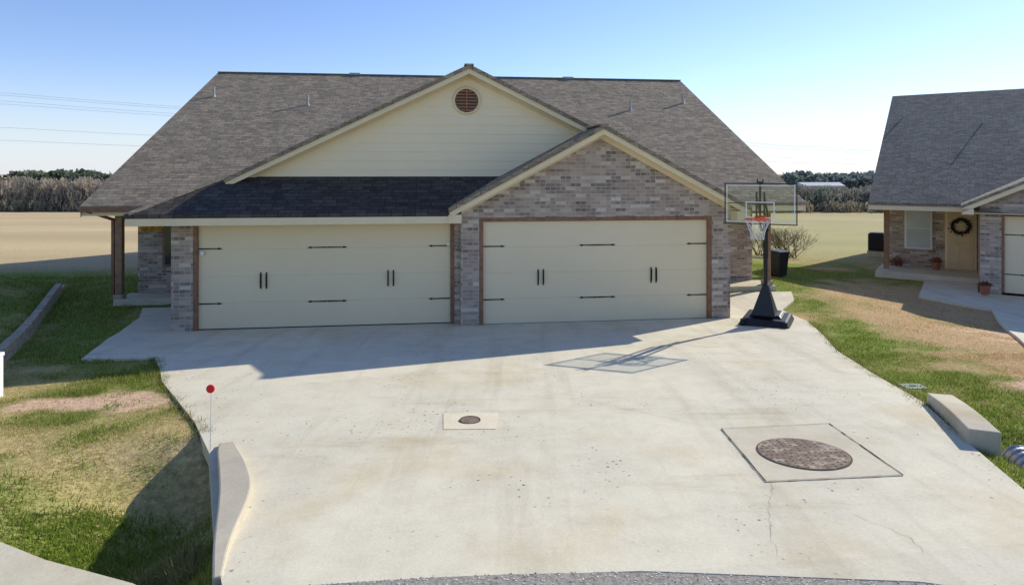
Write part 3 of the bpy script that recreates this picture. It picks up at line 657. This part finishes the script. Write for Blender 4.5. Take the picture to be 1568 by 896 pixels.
Ed=[(-4.81,8.98),(-3.5,7.2),(-2.9,6.5)]; Er=[(4.45,6.4),(4.86,7.74),(5.05,9.2),(5.31,10.7),(5.75,12.1),(6.16,13.65)]
for E in (Ed,Er,[(-5.75,10.5),(-5.35,9.9),(-4.81,8.98)]):
    for i in range(len(E)-1):
        for t in np.arange(0,1,.05):
            x=E[i][0]*(1-t)+E[i+1][0]*t; y=E[i][1]*(1-t)+E[i+1][1]*t; pts.append((x+random.gauss(0,.035),y+random.gauss(0,.02),random.uniform(.05,.10),.04,26))
tufts('edge_grass',pts,(.26,.26,.08),8,False)
# ------------------------------------------------------------ bare shrub
def shrub(name,x,y,z,h,n,seed,mat):
    r=random.Random(seed); e=empty(name,(x,y,z)); b=B()
    def br(p,d,L,rad,lv):
        q=p+d*L; b.cyl(p,q,rad,4,rad*.6)
        if lv==0: return
        for k in range(r.choice((2,3,3))):
            nd=(d+Vector((r.gauss(0,.45),r.gauss(0,.45),r.gauss(0.05,.3)))).normalized(); br(q,nd,L*r.uniform(.55,.85),rad*.6,lv-1)
    for k in range(n):
        d=Vector((r.gauss(0,.5),r.gauss(0,.5),1)).normalized(); br(Vector((r.gauss(0,.2),r.gauss(0,.2),0)),d,h*.31,.018,4)
    b.make('branches',mat,e)
twig=simple('bare_twigs',(.24,.21,.13),.9,.3,10)
shrub('bare_shrub',12.3,29.2,float(G(12.6,29.2)),1.6,34,3,twig)
shrub('bare_shrub',11.4,30.2,float(G(11.7,30.2)),1.5,22,5,twig)
# ------------------------------------------------------------ distant trees
def mass(name,x0,x1,y0,yj,topf,n,ntree,cols,sz,seed,bare,rw=(3,6)):
    r=np.random.default_rng(seed); tx=r.uniform(x0,x1,ntree); ty=y0+r.uniform(-yj,yj,ntree); gb=G(tx,ty); top=topf(tx)*r.uniform(.7,1.0,ntree); rad=r.uniform(rw[0],rw[1],ntree)
    tc=np.array(cols)[r.integers(0,len(cols),ntree)]*r.uniform(.85,1.15,(ntree,1))
    t=r.integers(0,ntree,n); a=r.uniform(0,6.283,n); rr=np.sqrt(r.random(n)); q=r.random(n)**(.7)
    prof=np.sqrt(np.clip(1-(q*1.0-.35)**2/.45,0.02,1))
    X=tx[t]+np.cos(a)*rr*rad[t]*prof; Y=ty[t]+np.sin(a)*rr*rad[t]*prof; Z=gb[t]+top[t]*q
    if bare: A=np.stack([r.normal(0,.3,n),r.normal(0,.3,n),r.uniform(.3,1.1,n)],-1)*sz; Bv=np.stack([r.normal(0,1,n),r.normal(0,.3,n),r.normal(0,.3,n)],-1)*sz*.17
    else: A=r.normal(0,1,(n,3))*sz*.5; Bv=r.normal(0,1,(n,3))*sz*.5
    c=np.stack([X,Y,Z],-1); V=np.stack([c-A-Bv,c+A-Bv,c+A+Bv,c-A+Bv],1).reshape(-1,3)
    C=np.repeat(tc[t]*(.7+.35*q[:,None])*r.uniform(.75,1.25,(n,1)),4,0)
    tv=[];k=min(ntree,600)
    for i in range(k):
        w=.1; x,y,z=tx[i],ty[i],gb[i]; tv+= [(x-w,y,z-.5),(x+w,y,z-.5),(x+w*.4,y,z+top[i]*.7),(x-w*.4,y,z+top[i]*.7)]
    V=np.vstack([V,np.array(tv)]); C=np.vstack([C,np.tile([.22,.19,.16],(4*k,1))])
    npmesh(name,V,np.arange(len(V)).reshape(-1,4),treem,C,4)
mass('distant_bare_trees',-300,-60,178,8,lambda x:np.full_like(x,8.8),75000,420,[(.42,.36,.28),(.46,.39,.30),(.37,.33,.26)],.8,1,True)
mass('distant_brush',-300,300,169,3,lambda x:np.full_like(x,3.0),30000,520,[(.36,.30,.21),(.31,.27,.18)],.6,9,True,(2,4))
mass('distant_woodland',30,300,182,8,lambda x:np.full_like(x,6.6),55000,400,[(.26,.25,.20),(.30,.275,.22),(.22,.235,.17)],.8,2,True)
mass('distant_green_trees',-520,-120,330,25,lambda x:np.full_like(x,11.7),45000,200,[(.14,.18,.10),(.17,.205,.13),(.19,.19,.14)],1.1,3,False,(5,9))
mass('distant_green_trees',100,600,420,30,lambda x:np.full_like(x,11.2),45000,260,[(.19,.24,.21),(.22,.25,.23)],1.3,4,False,(6,11))  # bluer leaf colours stand in for haze at this distance
e=empty('distant_farm_building',(141,300,-7.3)); B().box(-9,9,-5,5,0,4.6).make('walls',simple('barn_wall',(.42,.43,.44),.7,.1,2),e); b=B().prism([(-9.4,-5.5,4.6),(-9.4,0,6.1),(-9.4,5.5,4.6)],(18.8,0,0)); b.make('roof',simple('barn_roof',(.5,.52,.55),.6,.1,2),e)
B().box(-6,-3,-5.03,-5.0,0,3).box(1,5,-5.03,-5.0,0,3).make('doors',dark,e)
# ------------------------------------------------------------ power lines
e=empty('power_lines'); b=B()
for z in (26.7,26.0,24.2,23.3,16.1,12.2):
    p0=Vector((-157,200,z)); d=Vector((340,313,0)); prev=None
    for i in range(41):
        t=-.6+i*.055; q=p0+d*t; span=(t*3.0)%1; q.z=z-2.2*4*span*(1-span)*.5+1.0
        if prev is not None: b.cyl(prev,q,.035*(1+max(0,t)*1.3),4)
        prev=q
b.make('cables',simple('cable',(.22,.23,.25),.6,.1,1),e)
# ------------------------------------------------------------ light, sky, camera
el=math.radians(29.5); az=math.radians(51)
sd=Vector((math.sin(az)*math.cos(el),math.cos(az)*math.cos(el),math.sin(el)))
L=bpy.data.lights.new('sun','SUN'); L.energy=5.0; L.angle=math.radians(.5); L.color=(1,.95,.83)
lo=bpy.data.objects.new('sun',L); lo.rotation_euler=(-sd).to_track_quat('-Z','Y').to_euler(); S.collection.objects.link(lo)
w=bpy.data.worlds.new('World'); S.world=w; w.use_nodes=True; nt=w.node_tree
sky=nt.nodes.new('ShaderNodeTexSky'); sky.sky_type='NISHITA'; sky.sun_disc=False; sky.sun_elevation=el; sky.sun_rotation=az; sky.air_density=1.0; sky.dust_density=.1; sky.ozone_density=2.0
mx=mixc(nt,1.0,sky.outputs[0],(.95,.985,1.24),'MULTIPLY')
# pale horizon haze by elevation of the sky direction
sx=nt.nodes.new('ShaderNodeSeparateXYZ'); nt.links.new(nt.nodes.new('ShaderNodeTexCoord').outputs['Generated'],sx.inputs[0])
h=ramp(nt,sx.outputs[2],.16,.0); pw=nt.nodes.new('ShaderNodeMath'); pw.operation='POWER'; nt.links.new(h,pw.inputs[0]); pw.inputs[1].default_value=1.6
ml=nt.nodes.new('ShaderNodeMath'); ml.operation='MULTIPLY'; nt.links.new(pw.outputs[0],ml.inputs[0]); ml.inputs[1].default_value=.75
mx=mixc(nt,ml.outputs[0],mx,(5.2,5.7,6.4))
nt.links.new(mx,nt.nodes['Background'].inputs[0]); nt.nodes['Background'].inputs[1].default_value=.145
cam=bpy.data.cameras.new('camera'); co=bpy.data.objects.new('camera',cam); S.collection.objects.link(co); S.camera=co
co.location=(0,0,3.14); co.rotation_euler=(math.radians(90),0,0); cam.sensor_width=36; cam.lens=36*1000/1568; cam.shift_y=-183/1568; cam.clip_end=9000; cam.clip_start=.05
S.view_settings.view_transform='Standard'; S.view_settings.look='None'; S.view_settings.exposure=0
